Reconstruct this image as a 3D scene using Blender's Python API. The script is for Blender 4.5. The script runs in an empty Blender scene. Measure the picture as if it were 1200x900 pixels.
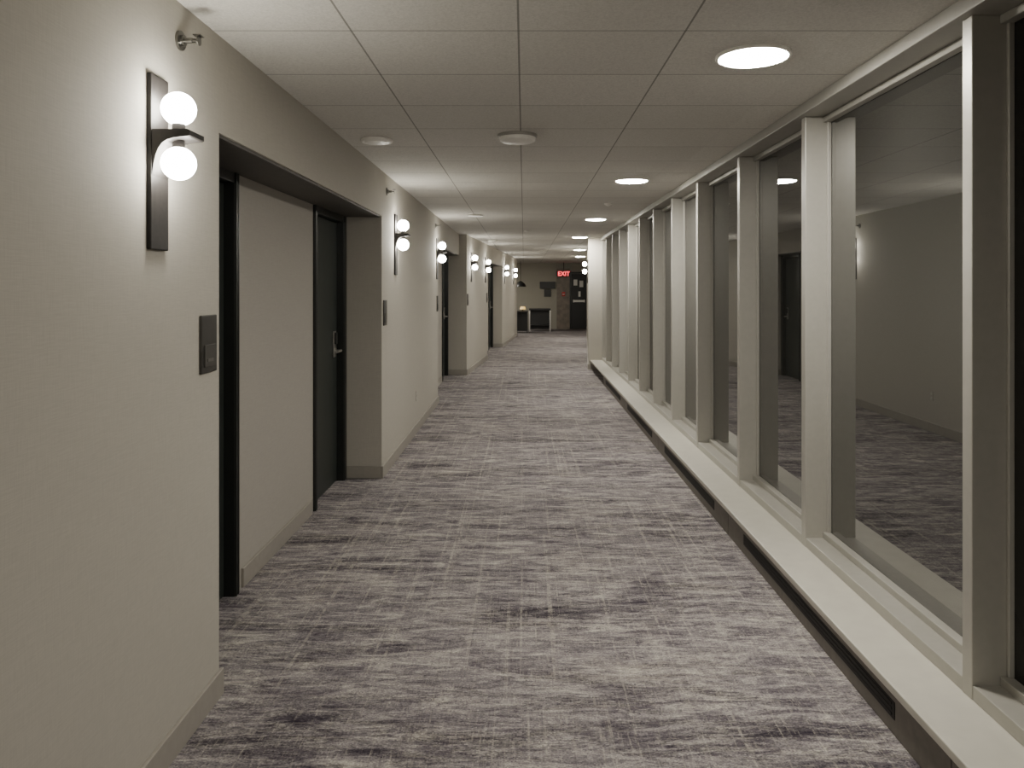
import bpy, bmesh, math
from mathutils import Matrix, Vector
scene=bpy.context.scene
COL=scene.collection
EYE=1.51; CEIL=2.45; F=880.0; VX=614; VY=338

# ------------------------------------------------------------ materials
def newmat(name):
    m=bpy.data.materials.new(name); m.use_nodes=True
    nt=m.node_tree; b=nt.nodes['Principled BSDF']
    return m,nt,b
def N(nt,t,**kw):
    n=nt.nodes.new(t)
    for k,v in kw.items(): setattr(n,k,v)
    return n
def mapping(nt,scale,loc=(0,0,0),snap=None):
    mp=N(nt,'ShaderNodeMapping')
    geo=N(nt,'ShaderNodeNewGeometry'); src=geo.outputs['Position']
    if snap:
        sn=N(nt,'ShaderNodeVectorMath',operation='SNAP'); nt.links.new(src,sn.inputs[0]); sn.inputs[1].default_value=snap
        src=sn.outputs[0]
    nt.links.new(src,mp.inputs['Vector'])
    mp.inputs['Scale'].default_value=scale; mp.inputs['Location'].default_value=loc
    return mp.outputs['Vector']
def noise(nt,scale_vec,detail=3,rough=.5,loc=(0,0,0),dist=0,snap=None):
    n=N(nt,'ShaderNodeTexNoise'); n.inputs['Scale'].default_value=1
    n.inputs['Detail'].default_value=detail; n.inputs['Roughness'].default_value=rough
    n.inputs['Distortion'].default_value=dist
    nt.links.new(mapping(nt,scale_vec,loc,snap),n.inputs['Vector'])
    return n.outputs['Fac']
def ramp(nt,fac,stops,interp='LINEAR'):
    r=N(nt,'ShaderNodeValToRGB'); r.color_ramp.interpolation=interp
    e=r.color_ramp.elements
    while len(e)<len(stops): e.new(.5)
    for i,(p,c) in enumerate(stops):
        e[i].position=p; e[i].color=(*c,1) if len(c)==3 else c
    nt.links.new(fac,r.inputs['Fac']); return r.outputs['Color']
def mix(nt,fac,a,b,mode='MIX'):
    m=N(nt,'ShaderNodeMix',data_type='RGBA',blend_type=mode)
    for s,v in ((m.inputs[0],fac),(m.inputs[6],a),(m.inputs[7],b)):
        if hasattr(v,'links'): nt.links.new(v,s)
        elif isinstance(v,(int,float)): s.default_value=v
        else: s.default_value=(*v,1)
    return m.outputs[2]
def math_(nt,op,a,b=None,clamp=False):
    m=N(nt,'ShaderNodeMath',operation=op,use_clamp=clamp)
    for s,v in ((m.inputs[0],a),(m.inputs[1],b)):
        if v is None: continue
        if hasattr(v,'links'): nt.links.new(v,s)
        else: s.default_value=v
    return m.outputs[0]
def bump(nt,b,h,strength,dist):
    bn=N(nt,'ShaderNodeBump'); bn.inputs['Strength'].default_value=strength
    bn.inputs['Distance'].default_value=dist
    nt.links.new(h,bn.inputs['Height']); nt.links.new(bn.outputs['Normal'],b.inputs['Normal'])
def simple(name,col,rough=.5,metal=0,var=.08,sc=30,spec=.5):
    m,nt,b=newmat(name)
    n=noise(nt,(sc,sc,sc),3)
    c=ramp(nt,n,[(.3,tuple(x*(1-var) for x in col)),(.7,tuple(min(1,x*(1+var)) for x in col))])
    nt.links.new(c,b.inputs['Base Color'])
    b.inputs['Roughness'].default_value=rough; b.inputs['Metallic'].default_value=metal
    b.inputs['Specular IOR Level'].default_value=spec
    return m
def emis(name,col,s):
    m,nt,b=newmat(name)
    b.inputs['Base Color'].default_value=(.8,.8,.8,1)
    b.inputs['Emission Color'].default_value=(*col,1); b.inputs['Emission Strength'].default_value=s
    return m

def wall_mat(name,col):
    m,nt,b=newmat(name)
    a=noise(nt,(520,520,16),2,.5); c=noise(nt,(20,20,520),2,.5)
    s=math_(nt,'MULTIPLY',math_(nt,'ADD',a,c),.5)
    c1=ramp(nt,s,[(.38,tuple(x*.945 for x in col)),(.62,tuple(x*1.05 for x in col))])
    nt.links.new(c1,b.inputs['Base Color']); b.inputs['Roughness'].default_value=.8
    b.inputs['Specular IOR Level'].default_value=.2
    return m
M_WALL=wall_mat('linen_wallpaper',(.437,.414,.366))
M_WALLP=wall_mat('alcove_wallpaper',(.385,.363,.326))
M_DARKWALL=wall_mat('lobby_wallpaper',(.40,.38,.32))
M_WOOD=simple('brown_wood_panel',(.20,.165,.13),.4,var=.2,sc=8)
M_BASE=simple('baseboard_paint',(.31,.29,.255),.45,var=.04)
M_FRAME=simple('window_frame_paint',(.41,.397,.36),.38,.25,var=.03)
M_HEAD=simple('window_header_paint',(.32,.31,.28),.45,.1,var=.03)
M_SILL=simple('sill_cream',(.53,.51,.45),.4,var=.04,sc=12)
M_DFRAME=simple('dark_door_frame',(.016,.018,.017),.3)
M_DOOR=simple('dark_door_leaf',(.028,.034,.031),.38,var=.12,sc=14)
M_SOFFIT_SHADE=simple('soffit_painted_shade',(.085,.078,.07),.6)  # shade under the alcove headers, put into the base colour
M_BRONZE=simple('brushed_dark_bronze',(.017,.015,.014),.5,0,var=.2,sc=60,spec=.3)
M_CHROME=simple('satin_nickel',(.72,.70,.67),.28,1,var=.03)
M_STEEL=simple('dark_steel',(.22,.215,.2),.3,1,var=.05)
M_BLACK=simple('black_plastic',(.014,.014,.014),.4)
M_PLAQ=simple('dark_bronze_plaque',(.04,.037,.033),.4,.3)
M_PLAQ2=simple('plaque_inset',(.060,.056,.050),.45,.3)
M_MARK=simple('plaque_inset_edge',(.10,.095,.085),.5)
M_RAD=simple('dark_bronze_cabinet',(.17,.155,.135),.5,.0,var=.1)
M_GRILLE=simple('black_grille',(.012,.011,.010),.6)
M_WHITE=simple('white_plastic',(.78,.76,.71),.4,var=.03)
M_GREYPL=simple('grey_plastic',(.50,.485,.44),.45,var=.03)
M_RED=simple('red_plastic',(.5,.02,.015),.4)
M_GLOBE=emis('frosted_globe_glow',(1,.96,.85),78)
M_DISC=emis('led_disc_glow',(1,.95,.84),262)
M_RED_E=emis('red_sign_glow',(1,.03,.05),3.2)
M_AMBER=emis('amber_glow',(1,.58,.06),1.1)

def glass(name,ior):
    m,nt,b=newmat(name)
    n=noise(nt,(.7,.7,.7),1)
    c=ramp(nt,n,[(.3,(.018,.018,.0165)),(.7,(.024,.024,.022))])
    nt.links.new(c,b.inputs['Base Color'])
    b.inputs['IOR'].default_value=ior; b.inputs['Roughness'].default_value=.012
    return m
M_GLASS=glass('night_window_glass',2.9)
M_GLASSD=glass('dark_window_glass',1.35)

# ceiling tiles
m,nt,b=newmat('ceiling_tiles')
geo=N(nt,'ShaderNodeNewGeometry'); sep=N(nt,'ShaderNodeSeparateXYZ'); nt.links.new(geo.outputs['Position'],sep.inputs[0])
PX=.61; PY=.56
def cell(out,off,pitch): return math_(nt,'DIVIDE',math_(nt,'ADD',out,off),pitch)
def edge(cl,pitch):
    f=math_(nt,'FRACT',cl)
    return math_(nt,'MULTIPLY',math_(nt,'ABSOLUTE',math_(nt,'SUBTRACT',f,.5)),pitch)
cx=cell(sep.outputs['X'],.02+6.1,PX); cy=cell(sep.outputs['Y'],PY*10-2.74,PY)
ex_=edge(cx,PX); ey_=edge(cy,PY)
inner=math_(nt,'LESS_THAN',math_(nt,'ABSOLUTE',math_(nt,'SUBTRACT',sep.outputs['X'],.1)),1.0)
inner=math_(nt,'MAXIMUM',inner,math_(nt,'GREATER_THAN',sep.outputs['Y'],14.0))
gx=math_(nt,'MULTIPLY',math_(nt,'GREATER_THAN',ex_,PX/2-.0038),inner); gy=math_(nt,'GREATER_THAN',ey_,PY/2-.0045)
cmb=N(nt,'ShaderNodeCombineXYZ')
nt.links.new(math_(nt,'FLOOR',cx),cmb.inputs[0]); nt.links.new(math_(nt,'FLOOR',cy),cmb.inputs[1])
wn=N(nt,'ShaderNodeTexWhiteNoise',noise_dimensions='3D'); nt.links.new(cmb.outputs[0],wn.inputs['Vector'])
sp=noise(nt,(110,110,110),4,.8)
base=ramp(nt,sp,[(.3,(.49,.475,.44)),(.6,(.66,.64,.595))])
base=mix(nt,math_(nt,'MULTIPLY',wn.outputs['Value'],.20),base,(.43,.415,.385))
c=mix(nt,math_(nt,'MULTIPLY',gy,.62),base,(.17,.165,.15))
c=mix(nt,math_(nt,'MULTIPLY',gx,.75),c,(.15,.145,.13))
nt.links.new(c,b.inputs['Base Color']); b.inputs['Roughness'].default_value=.9; b.inputs['Specular IOR Level'].default_value=.1
sag=math_(nt,'MULTIPLY',math_(nt,'POWER',math_(nt,'MULTIPLY',ey_,2/PY),3),1.0)
sag=math_(nt,'ADD',sag,math_(nt,'MULTIPLY',math_(nt,'POWER',math_(nt,'MULTIPLY',ex_,2/PX),3),inner))
bump(nt,b,math_(nt,'ADD',math_(nt,'MULTIPLY',sag,-1),math_(nt,'MULTIPLY',sp,.3)),.4,.008)
M_CEIL=m

# carpet : tufts sampled on a fine woven grid
m,nt,b=newmat('streaked_carpet')
SN=(.006,.004,1)
base=noise(nt,(4.0,17,1),10,.86,dist=1.0,snap=SN)
c=ramp(nt,base,[(.36,(.075,.063,.078)),(.45,(.165,.147,.162)),(.52,(.285,.262,.265)),(.59,(.44,.41,.38)),(.67,(.66,.61,.53))])
cream=noise(nt,(1.1,3.2,1),6,.75,(5,8,0),.6)
cf=math_(nt,'MULTIPLY',math_(nt,'SUBTRACT',math_(nt,'ADD',cream,math_(nt,'MULTIPLY',base,.8)),.97),3.4,True)
c=mix(nt,math_(nt,'MULTIPLY',cf,.58),c,(.63,.575,.485))
zone=noise(nt,(.85,3.8,1),6,.75,(7,3,0),.6)
fine=noise(nt,(4.6,24,1),10,.9,(2,5,0),1.4,snap=SN)
dd=math_(nt,'ADD',math_(nt,'MULTIPLY',zone,1.1),fine)
ds_=math_(nt,'MULTIPLY',math_(nt,'SUBTRACT',dd,1.055),4.8,True)
c=mix(nt,math_(nt,'MULTIPLY',ds_,.92),c,(.024,.019,.030))
l=noise(nt,(6,34,1),9,.88,(1,9,0),1.0,snap=SN); lz=noise(nt,(1.2,2.8,1),2,.5,(11,2,0))
ll=math_(nt,'MULTIPLY',math_(nt,'SUBTRACT',math_(nt,'ADD',math_(nt,'MULTIPLY',lz,.6),l),.87),5.5,True)
c=mix(nt,math_(nt,'MULTIPLY',ll,.45),c,(.66,.605,.515))
def threads(sx,sy,loc,th,amt,col,bs=26,w=.08):
    global c
    v=noise(nt,(sx,sy,1),4,.7,loc); vm=ramp(nt,v,[(th,(0,0,0)),(th+w,(1,1,1))])
    br=noise(nt,(bs,bs,1),3,.7,(loc[1],loc[0],0)); bm_=ramp(nt,br,[(.40,(0,0,0)),(.6,(1,1,1))])
    c=mix(nt,math_(nt,'MULTIPLY',math_(nt,'MULTIPLY',vm,bm_),amt),c,col)
threads(36,.35,(4,2,0),.56,.40,(.62,.575,.49))
threads(80,7,(24,12,0),.55,.28,(.60,.555,.48),18)
threads(2.0,70,(8,1,0),.56,.30,(.60,.555,.48))
threads(52,2.5,(14,6,0),.56,.34,(.075,.064,.078))
y=noise(nt,(150,150,1),2,.6)
c=mix(nt,1.0,c,ramp(nt,y,[(.3,(.70,.70,.70)),(.7,(1.18,1.18,1.18))]),'MULTIPLY')
nt.links.new(c,b.inputs['Base Color']); b.inputs['Roughness'].default_value=.95; b.inputs['Specular IOR Level'].default_value=.05
bump(nt,b,y,.4,.004)
M_CARPET=m

# ------------------------------------------------------------ mesh helpers
def box(bm,x0,x1,y0,y1,z0,z1):
    vs=[bm.verts.new((x,y,z)) for z in (z0,z1) for y in (y0,y1) for x in (x0,x1)]
    for f in ((0,2,3,1),(4,5,7,6),(0,1,5,4),(2,6,7,3),(0,4,6,2),(1,3,7,5)):
        bm.faces.new([vs[i] for i in f])
def cyl(bm,p,r,h,axis='Z',seg=32,r2=None):
    mat=Matrix.Translation(p)
    if axis=='X': mat=mat@Matrix.Rotation(math.pi/2,4,'Y')
    if axis=='Y': mat=mat@Matrix.Rotation(math.pi/2,4,'X')
    bmesh.ops.create_cone(bm,cap_ends=True,segments=seg,radius1=r,radius2=r if r2 is None else r2,depth=h,matrix=mat)
def sph(bm,p,r,sc=(1,1,1)):
    bmesh.ops.create_uvsphere(bm,u_segments=32,v_segments=20,radius=r,matrix=Matrix.Translation(p)@Matrix.Diagonal((*sc,1)))
def lathe(bm,prof,c=(0,0,0),seg=40):
    rings=[]
    for r,z in prof:
        rings.append([bm.verts.new((c[0]+r*math.cos(2*math.pi*i/seg),c[1]+r*math.sin(2*math.pi*i/seg),c[2]+z)) for i in range(seg)])
    for a,b_ in zip(rings,rings[1:]):
        for i in range(seg): bm.faces.new((a[i],a[(i+1)%seg],b_[(i+1)%seg],b_[i]))
    bm.faces.new(rings[0][::-1]); bm.faces.new(rings[-1])
def mk(name,build,mat,F_=Matrix(),loc=(0,0,0),parent=None,bevel=0,smooth=False,**props):
    bm=bmesh.new(); build(bm); bmesh.ops.recalc_face_normals(bm,faces=bm.faces)
    me=bpy.data.meshes.new(name); bm.to_mesh(me); bm.free()
    me.materials.append(mat)
    if smooth:
        for p in me.polygons: p.use_smooth=True
        me.set_sharp_from_angle(angle=math.radians(35))
    o=bpy.data.objects.new(name,me); COL.objects.link(o)
    if parent: o.parent=parent
    else: o.matrix_world=F_@Matrix.Translation(loc)
    if bevel:
        md=o.modifiers.new('bevel','BEVEL'); md.width=bevel; md.segments=2; md.limit_method='ANGLE'
    for k,v in props.items(): o[k]=v
    return o
def root(name,label,cat,F_=Matrix(),loc=(0,0,0),**props):
    e=bpy.data.objects.new(name,None); COL.objects.link(e); e.empty_display_size=.1
    e.matrix_world=F_@Matrix.Translation(loc); e['label']=label; e['category']=cat
    for k,v in props.items(): e[k]=v
    return e
def copy_tree(src,mat):
    n=src.copy(); COL.objects.link(n); n.matrix_world=mat
    for ch in src.children:
        c=ch.copy(); c.parent=n; COL.objects.link(c)
    return n
def bx(*a): return lambda bm: box(bm,*a)
def bxs(L):
    def f(bm):
        for a in L: box(bm,*a)
    return f
S=dict(kind='structure')

# frames: A = straight corridor, B = the part that bends gently
A=Matrix.Translation((-1.133,0,0))
ang=-math.atan(.0716)
B=Matrix.Translation((-1.0,13.1,0))@Matrix.Rotation(ang,4,'Z')
angR=-math.atan(.0815)
R=Matrix.Translation((1.20,14.0,0))@Matrix.Rotation(angR,4,'Z')
SOF=2.089

# ------------------------------------------------------------ shell
mk('floor',bx(-4,4,-3,28.2,-.1,0),M_CARPET,label='purple grey carpet with streaky brushed pattern',**S)
mk('ceiling',bx(-4,4,-3,28.2,CEIL,CEIL+.1),M_CEIL,label='grey suspended tile ceiling',**S)
mk('wall_left',bxs([(-.5,0,-3,2.79,0,CEIL),(-.5,0,2.79,5.98,SOF,CEIL),(-.5,0,5.98,9.9,0,CEIL),(-.5,0,9.9,13.1,SOF,CEIL)]),M_WALL,A,label='beige grey linen wallpaper wall',**S)
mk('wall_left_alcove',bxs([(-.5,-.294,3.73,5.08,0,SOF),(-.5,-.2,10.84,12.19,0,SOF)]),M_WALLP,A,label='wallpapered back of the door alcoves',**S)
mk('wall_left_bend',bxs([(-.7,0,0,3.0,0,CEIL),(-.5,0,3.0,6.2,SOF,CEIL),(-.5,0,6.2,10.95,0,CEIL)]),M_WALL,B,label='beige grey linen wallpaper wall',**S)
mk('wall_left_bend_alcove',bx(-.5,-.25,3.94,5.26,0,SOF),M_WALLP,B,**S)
mk('wall_right',bx(0,.60,0,14.2,0,CEIL),M_WALL,R,label='beige grey wall and pillar after the windows',**S)
mk('wall_far',bx(-4,4,28,28.2,0,CEIL),M_DARKWALL,label='beige grey end wall',**S)
mk('wall_back',bx(-4,4,-3.2,-3,0,CEIL),M_WALL,**S)
mk('wall_lobby',bxs([(-4,-.55,23.8,24.0,0,CEIL),(-4,-3.8,24,28,0,CEIL)]),M_DARKWALL,**S)
mk('trim_wood_panel',bx(1.22,1.70,27.93,28.0,0,2.25),M_WOOD,label='brown wood wall panel',**S)
# baseboards
bh=.097
mk('baseboard_left',bxs([(0,.014,-3,2.804,0,bh),(-.294,.0,2.79,2.80,0,bh),
    (0,.014,5.966,9.914,0,bh),(-.294,.0,5.966,5.98,0,bh),(-.294,-.28,3.79,5.02,0,bh),(-.2,-.186,10.9,12.13,0,bh)]),M_BASE,A,bevel=.003,label='taupe painted baseboard',**S)
mk('baseboard_left_bend',bxs([(0,.014,-.014,3.0,0,bh),(-.4,.0,-.014,0,0,bh),(0,.014,6.2,10.96,0,bh),(-.25,0,6.186,6.2,0,bh),(-.25,-.236,4.0,5.2,0,bh)]),M_BASE,B,bevel=.003,**S)
mk('baseboard_right',bxs([(-.014,0,0,14,0,bh),(-.014,.3,-.014,0,0,bh)]),M_BASE,R,bevel=.003,**S)
mk('trim_1',bx(-.5,-.012,2.795,5.975,SOF-.012,SOF),M_SOFFIT_SHADE,A,label='alcove soffit sheet with painted shade',**S)  # thin sheets paint the shade on the header undersides of all alcoves
mk('trim_2',bx(-.5,-.012,9.905,13.0,SOF-.012,SOF),M_SOFFIT_SHADE,A,**S)
mk('trim_3',bx(-.5,-.012,3.005,6.195,SOF-.012,SOF),M_SOFFIT_SHADE,B,**S)

# ------------------------------------------------------------ doors
dn=[0]
def door(F_,face,y0,y1,latch_far=True,detail=True):
    dn[0]+=1; n=dn[0]; j=.055; jt=.085
    yl0=y0+(j if latch_far else jt); yl1=y1-(jt if latch_far else j)
    top=SOF-.012
    fr=[(face-.16,face+.012,y0+.001,yl0,0,top),(face-.16,face+.012,yl1,y1-.001,0,top),(face-.16,face+.012,yl0,yl1,top-.05,top),
       (face-.16,face-.045,yl0,yl0+.018,0,top-.05),(face-.16,face-.045,yl1-.018,yl1,0,top-.05)]
    for a0,a1 in ((y0+.001,yl0),(yl1,y1-.001)):
        wd=a1-a0
        fr+=[(face+.010,face+.020,a0+.004,a0+wd*.30,0,top),(face+.010,face+.018,a0+wd*.62,a1-.006,0,top)]
    mk('trim_door_frame_%d'%n,bxs(fr),M_DFRAME,F_,bevel=.002,label='black painted door frame',**S)
    w=yl1-yl0
    lx=face-.085
    d=mk('door_%d'%n,lambda bm:box(bm,0,.045,.004,w-.004,.008,top-.054),M_DOOR,F_,(lx,yl0,0),bevel=.002,label='dark green black hotel room door',**S)
    hy=(w-.10) if latch_far else .10
    s=-1 if latch_far else 1
    x=.045
    mk('lock_plate',lambda bm:box(bm,x,x+.012,hy-.030,hy+.030,.98,1.18),M_CHROME,parent=d,bevel=.004,label='satin nickel lock plate')
    mk('card_reader',lambda bm:box(bm,x+.012,x+.026,hy-.027,hy+.027,1.08,1.17),M_BLACK,parent=d,bevel=.004,label='black card reader')
    def lever(bm):
        cyl(bm,(x+.030,hy,1.03),.010,.05,'X',16)
        cyl(bm,(x+.014,hy,1.03),.024,.008,'X',24)
        cyl(bm,(x+.052,hy+s*.045,1.03),.010,.12,'Y',16)
    mk('handle',lever,M_CHROME,parent=d,smooth=True,label='satin nickel lever handle')
    return d
door(A,-.294,2.80,3.73,False)
door(A,-.294,5.08,5.975,True)
door(A,-.2,9.91,10.84,False)
door(A,-.2,12.19,13.08,True)
door(B,-.25,3.01,3.94,False)
door(B,-.25,5.26,6.19,True)

# end fire door
mk('trim_end_door_frame',bxs([(1.70,1.76,27.9,28,0,2.12),(2.32,2.38,27.9,28,0,2.12),(1.76,2.32,27.9,28,2.06,2.12)]),M_DFRAME,bevel=.004,**S)
ed=mk('door_7',bx(0,.55,0,.045,.01,2.05),M_BLACK,loc=(1.765,27.93,0),bevel=.003,label='black exit door with notices and push bar',**S)
def pb(bm):
    box(bm,.06,.5,-.05,-.02,1.0,1.08); box(bm,.06,.10,-.02,0,.99,1.09); box(bm,.46,.5,-.02,0,.99,1.09)
mk('push_bar',pb,M_WHITE,parent=ed,bevel=.004)
mk('notice',bx(.08,.22,-.006,0,1.62,1.84),M_WHITE,parent=ed)
mk('notice',bx(.30,.44,-.006,0,1.56,1.80),M_WHITE,parent=ed)
mk('notice',bx(.26,.34,-.006,0,1.20,1.40),M_WHITE,parent=ed)

# ------------------------------------------------------------ windows
SILLZ=.177; GX=1.58; MX=1.45; MW=.055; END=14.0
mull=[.9,2.43,3.87,5.05,6.27,7.35,8.4,9.42,10.42,11.4,12.35,13.25]
HB=EYE+.885
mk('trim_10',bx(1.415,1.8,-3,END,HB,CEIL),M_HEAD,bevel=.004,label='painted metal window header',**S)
mk('trim_11',bx(1.235,1.80,-3,END,SILLZ-.03,SILLZ),M_SILL,bevel=.004,label='long cream window sill ledge',**S)
for i,y in enumerate(mull):
    mk('trim_%d'%(20+i),bx(MX,GX+.02,y,y+MW,SILLZ,HB),M_FRAME,bevel=.003,label='painted metal window mullion',**S)
edges=[-1.0]+mull+[END-MW]
for i in range(len(edges)-1):
    y0=edges[i]+MW; y1=edges[i+1]
    w=mk('window_%d'%(i+1),bx(0,.02,0,y1-y0,0,HB-SILLZ-.001),M_GLASSD if i==1 else M_GLASS,loc=(GX,y0,SILLZ),label='tall dark night window pane reflecting the corridor',**S)
    L=y1-y0
    mk('window_frame',bxs([(MX-GX+.002,0,0,L,0,.048),(-.04,0,0,L,.048,.078),(-.02,0,L-.014,L,.078,HB-SILLZ-.02)]),M_FRAME,parent=w,bevel=.003)
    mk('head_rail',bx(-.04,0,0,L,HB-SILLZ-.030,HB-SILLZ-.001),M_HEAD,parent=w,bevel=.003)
mk('trim_40',bx(MX,GX+.02,END-MW,END,SILLZ,HB),M_FRAME,bevel=.003,**S)
mk('wall_right_near',bx(1.45,1.7,-3,-1.0+MW,SILLZ,HB),M_WALL,**S)

# ------------------------------------------------------------ radiator covers
rad=None; y=-2.6; L=2.4
while y+L<=END+.1:
    m4=Matrix.Translation((1.25,y,0))
    if rad is None:
        rad=root('radiator_cover','low dark bronze convector cabinet with slotted grille under sill','radiator',m4,group='convector cabinets under the windows')
        mk('body',bxs([(0,.25,0,L-.006,.0,SILLZ-.031)]),M_RAD,parent=rad,bevel=.003)
        def gr(bm):
            for s in range(3):
                box(bm,-.004,.002,.35,L-.35,.062+s*.018,.070+s*.018)
            box(bm,-.002,.002,.33,L-.33,.054,.114)
        mk('grille',gr,M_GRILLE,parent=rad)
    else: copy_tree(rad,m4)
    y+=L

# ------------------------------------------------------------ ceiling fixtures
lights=[(.925,3.03),(.935,6.52),(.97,10.15),(1.02,13.7),(.92,-1.3),(1.35,18.2),(1.65,22.0),(-1.3,25.6)]  # last entry: unseen lobby light, added to brighten the end wall
src=None
for (x,y) in lights:
    m4=Matrix.Translation((x,y,CEIL))
    if src is None:
        src=root('ceiling_light','round flush warm white disc light in tile ceiling','ceiling light',m4,group='round ceiling lights')
        mk('trim_ring',lambda bm:lathe(bm,[(.150,0),(.150,-.006),(.146,-.011),(.138,-.012),(.134,-.009)]),M_WHITE,parent=src,smooth=True)
        mk('diffuser',lambda bm:lathe(bm,[(.133,-.006),(.133,-.0105),(.125,-.014),(.08,-.017),(.01,-.018)]),M_DISC,parent=src,smooth=True)
    else: copy_tree(src,m4)
sd=root('smoke_detector','round pale plastic detector on ceiling','smoke detector',loc=(-.04,4.6,CEIL))
mk('base',lambda bm:lathe(bm,[(.122,0),(.122,-.014),(.114,-.018)]),M_HEAD,parent=sd,smooth=True)
mk('cap',lambda bm:lathe(bm,[(.112,-.018),(.108,-.036),(.094,-.044),(.02,-.046)]),M_WHITE,parent=sd,smooth=True)
sp=None
for (x,y) in [(-.93,4.75),(-.62,9.6),(-.62,14.6)]:
    m4=Matrix.Translation((x,y,CEIL))
    if sp is None:
        sp=root('ceiling_speaker','small round white ceiling speaker','speaker',m4,group='small round ceiling speakers')
        mk('rim',lambda bm:lathe(bm,[(.100,0),(.100,-.010),(.092,-.018),(.080,-.016)]),M_WHITE,parent=sp,smooth=True)
        mk('grille',lambda bm:lathe(bm,[(.082,-.006),(.075,-.020),(.01,-.024)]),M_WHITE,parent=sp,smooth=True)
    else: copy_tree(sp,m4)
for i,(x,y) in enumerate([(.93,8.3),(.05,12.2)]):
    s_=root('ceiling_sprinkler','small white sprinkler cover on ceiling','sprinkler',loc=(x,y,CEIL),group='ceiling sprinklers')
    mk('cover',lambda bm:lathe(bm,[(.045,0),(.045,-.006),(.03,-.02),(.008,-.03)]),M_WHITE,parent=s_,smooth=True)

def sprinkler(F_,y,z):
    s_=root('wall_sprinkler','small dark metal sidewall sprinkler head','sprinkler',F_,(0,y,z),group='sidewall sprinklers')
    mk('escutcheon',lambda bm:(cyl(bm,(.004,0,0),.032,.008,'X',28),cyl(bm,(.012,0,0),.018,.012,'X',24)),M_STEEL,parent=s_,smooth=True)
    def hd(bm):
        cyl(bm,(.028,0,0),.009,.03,'X',16)
        box(bm,.04,.062,-.014,-.010,-.003,.003); box(bm,.04,.062,.010,.014,-.003,.003)
        cyl(bm,(.064,0,0),.017,.003,'X',20); box(bm,.05,.075,-.016,.016,.014,.017)
        cyl(bm,(.05,0,0),.004,.02,'X',10)
    mk('head',hd,M_STEEL,parent=s_,smooth=True)
sprinkler(A,2.47,EYE+.815); sprinkler(A,6.2,EYE+.80); sprinkler(A,9.6,EYE+.80)

# ------------------------------------------------------------ sconces
def arm_profile(bm):
    pts=[(.014,.480),(.120,.480),(.127,.477),(.127,.462),(.122,.459),(.100,.457),(.078,.454),(.058,.448),(.044,.438),(.034,.424),(.026,.405),(.020,.38),(.014,.34)]
    L_=[bm.verts.new((x,-.052,z+EYE)) for x,z in pts]; R_=[bm.verts.new((x,.052,z+EYE)) for x,z in pts]
    bm.faces.new(L_); bm.faces.new(R_[::-1])
    n=len(pts)
    for i in range(n): bm.faces.new((L_[i],R_[i],R_[(i+1)%n],L_[(i+1)%n]))
sc=None
gx_=.071
for F_,y in [(A,2.31),(A,6.6),(A,9.74),(B,.55),(B,2.65),(B,6.75),(B,9.5),(R@Matrix.Rotation(math.pi,4,'Z'),-3.0)]:
    m4=F_@Matrix.Translation((0,y,0))
    if sc is None:
        sc=root('wall_sconce','dark bronze wall sconce with two glowing white globes','wall lamp',m4,group='corridor wall sconces')
        mk('backplate',bx(0,.014,-.056,.056,EYE+.118,EYE+.650),M_BRONZE,parent=sc,bevel=.003)
        mk('arm',arm_profile,M_BRONZE,parent=sc)
        mk('socket',lambda bm:cyl(bm,(gx_,0,EYE+.492),.019,.026,'Z',28),M_BRONZE,parent=sc,smooth=True)
        mk('socket',lambda bm:cyl(bm,(gx_,0,EYE+.444),.018,.026,'Z',28),M_BRONZE,parent=sc,smooth=True)
        for z in (.552,.384):
            mk('lamp_globe',lambda bm:sph(bm,(gx_,0,EYE+z),.051),M_GLOBE,parent=sc,smooth=True)
    else: copy_tree(sc,m4)

# ------------------------------------------------------------ room plaques
pq=None
for F_,y in [(A,2.683),(A,6.10),(A,9.80),(B,.12),(B,2.9)]:
    m4=F_@Matrix.Translation((0,y,1.21))
    if pq is None:
        pq=root('room_sign','small dark bronze room plaque on wallpaper','sign',m4,group='room plaques')
        mk('plate',bx(0,.010,-.065,.065,0,.205),M_PLAQ,parent=pq,bevel=.003)
        mk('inset',bx(.010,.0135,-.045,.045,.022,.100),M_PLAQ2,parent=pq,bevel=.001)
        mk('inset',bx(.0135,.015,-.024,.024,.040,.050),M_MARK,parent=pq)
    else: copy_tree(pq,m4)

def outlet(F_,y,z=.38):
    o=root('power_outlet','pale double outlet on wall','outlet',F_,(0,y,z))
    mk('plate',bx(0,.005,-.030,.030,-.05,.05),M_WALL,parent=o,bevel=.002)
    mk('socket',bx(.005,.007,-.015,.015,-.036,-.01),M_GREYPL,parent=o)
    mk('socket',bx(.005,.007,-.015,.015,.01,.036),M_GREYPL,parent=o)
outlet(A,7.9)

# ------------------------------------------------------------ lobby end
ex=root('exit_sign','lit red exit sign hanging from ceiling','exit sign',loc=(1.44,27.2,2.04))
mk('housing',bx(-.27,.27,-.03,.03,-.09,.10),M_BLACK,parent=ex,bevel=.005)
mk('stem',lambda bm:cyl(bm,(0,0,.255),.015,.31,'Z',16),M_BLACK,parent=ex)
cu=bpy.data.curves.new('t','FONT'); cu.body='EXIT'; cu.size=.22; cu.extrude=.004; cu.align_x='CENTER'; cu.offset=.004
to=bpy.data.objects.new('t',cu); COL.objects.link(to); bpy.context.view_layer.update()
me=bpy.data.meshes.new_from_object(to); bpy.data.objects.remove(to)
me.transform(Matrix.Translation((0,-.036,-.07))@Matrix.Rotation(math.pi/2,4,'X')@Matrix.Diagonal((.95,1,1,1)))
me.materials.clear(); me.materials.append(M_RED_E)
lt=bpy.data.objects.new('lettering',me); COL.objects.link(lt); lt.parent=ex; lt['label']='red glowing letters EXIT'
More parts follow.
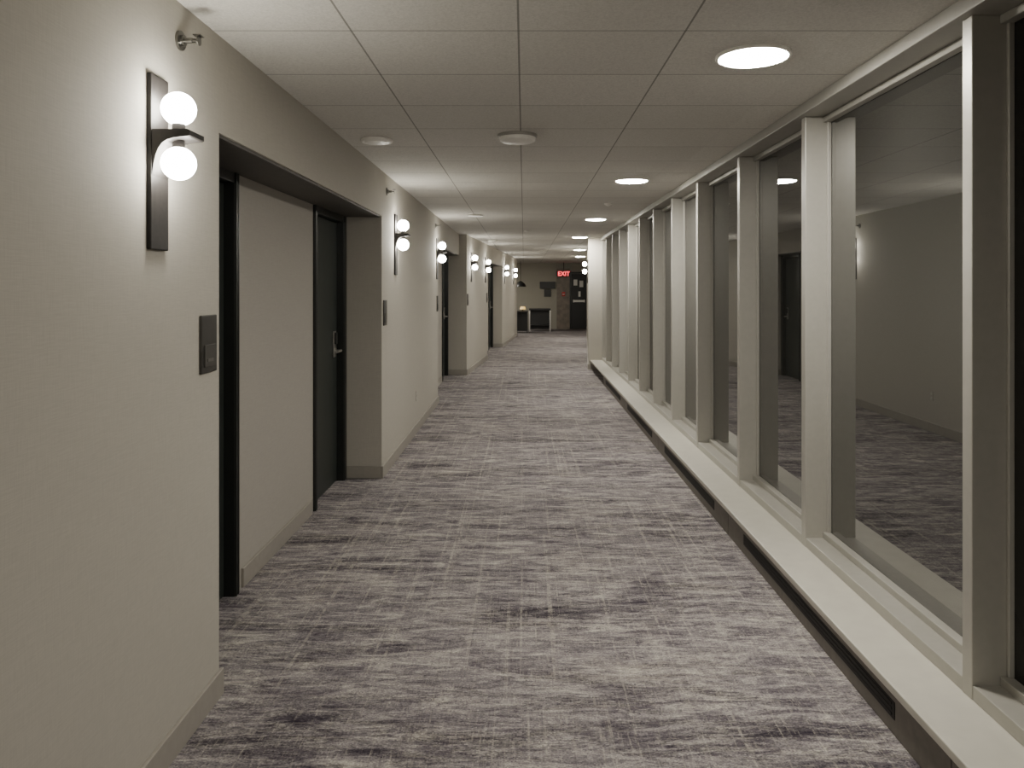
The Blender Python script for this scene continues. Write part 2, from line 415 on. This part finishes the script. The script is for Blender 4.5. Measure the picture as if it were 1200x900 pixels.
fa=root('fire_alarm','small red fire alarm pull station on wood panel','fire alarm',loc=(1.47,27.93,1.30))
mk('case',bx(-.06,.06,-.05,0,-.08,.08),M_RED,parent=fa,bevel=.006)
mk('pull_bar',bx(-.04,.04,-.062,-.05,-.02,.005),M_WHITE,parent=fa,bevel=.002)
ds=root('wall_display','dark framed display panels on end wall','wall sign',loc=(.88,28,1.2))
mk('upper_panel',bx(-.29,.29,-.05,0,.30,.56),M_BLACK,parent=ds,bevel=.006)
mk('lower_panel',bx(-.13,.13,-.05,0,0,.28),M_BLACK,parent=ds,bevel=.006)
ct=root('console_table','black console table with chrome legs','table',loc=(.58,26.6,0))
mk('table_top',bx(-.40,.36,-.24,.22,.74,.80),M_BLACK,parent=ct,bevel=.005)
mk('back_panel',bx(-.37,.33,.15,.19,.06,.74),M_BLACK,parent=ct,bevel=.003)
mk('shelf',bx(-.37,.33,-.2,.2,.2,.22),M_BLACK,parent=ct,bevel=.003)
for sx in(-.38,.34):
    for sy in(-1,1):
        mk('leg',bx(sx-.018,sx+.018,sy*.2-.018,sy*.2+.018,0,.74),M_CHROME,parent=ct)
st=root('side_table','dark lobby side table','table',loc=(-.24,25.7,0))
mk('table_top',bx(-.32,.38,-.3,.3,.70,.74),M_BLACK,parent=st,bevel=.005)
mk('back_panel',bx(-.29,.35,.22,.25,.04,.70),M_BLACK,parent=st,bevel=.003)
for sx in(-.29,.35):
    for sy in(-1,1):
        mk('leg',bx(sx-.02,sx+.02,sy*.27-.02,sy*.27+.02,0,.70),M_BLACK,parent=st)
lp=root('table_lamp','small amber glowing table lamp','lamp',loc=(-.04,25.6,.74))
mk('base',lambda bm:lathe(bm,[(.06,0),(.06,.01),(.015,.02),(.012,.06)]),M_BRONZE,parent=lp,smooth=True)
mk('lamp_shade',lambda bm:lathe(bm,[(.10,.06),(.10,.065),(.075,.15),(.07,.15)]),M_AMBER,parent=lp,smooth=True)
pl=root('pendant_lamp','dark dome pendant lamp hanging over table','lamp',loc=(-.12,26.2,CEIL))
mk('cord',lambda bm:cyl(bm,(0,0,-.35),.008,.70,'Z',8),M_BLACK,parent=pl)
mk('lamp_shade',lambda bm:lathe(bm,[(.02,-.68),(.06,-.70),(.16,-.78),(.20,-.88),(.19,-.88),(.05,-.73)]),M_BLACK,parent=pl,smooth=True)

# ------------------------------------------------------------ world and camera
w=bpy.data.worlds.new('night'); scene.world=w; w.use_nodes=True
w.node_tree.nodes['Background'].inputs[0].default_value=(.01,.012,.016,1)
w.node_tree.nodes['Background'].inputs[1].default_value=.3
cam=bpy.data.cameras.new('camera'); co=bpy.data.objects.new('camera',cam); COL.objects.link(co)
co.location=(0,0,EYE); co.rotation_euler=(math.pi/2,0,0)
cam.sensor_width=36; cam.lens=F/1200*36; cam.shift_x=-(VX-600)/1200; cam.shift_y=-(450-VY)/1200
cam.clip_start=.05; cam.clip_end=100
scene.camera=co
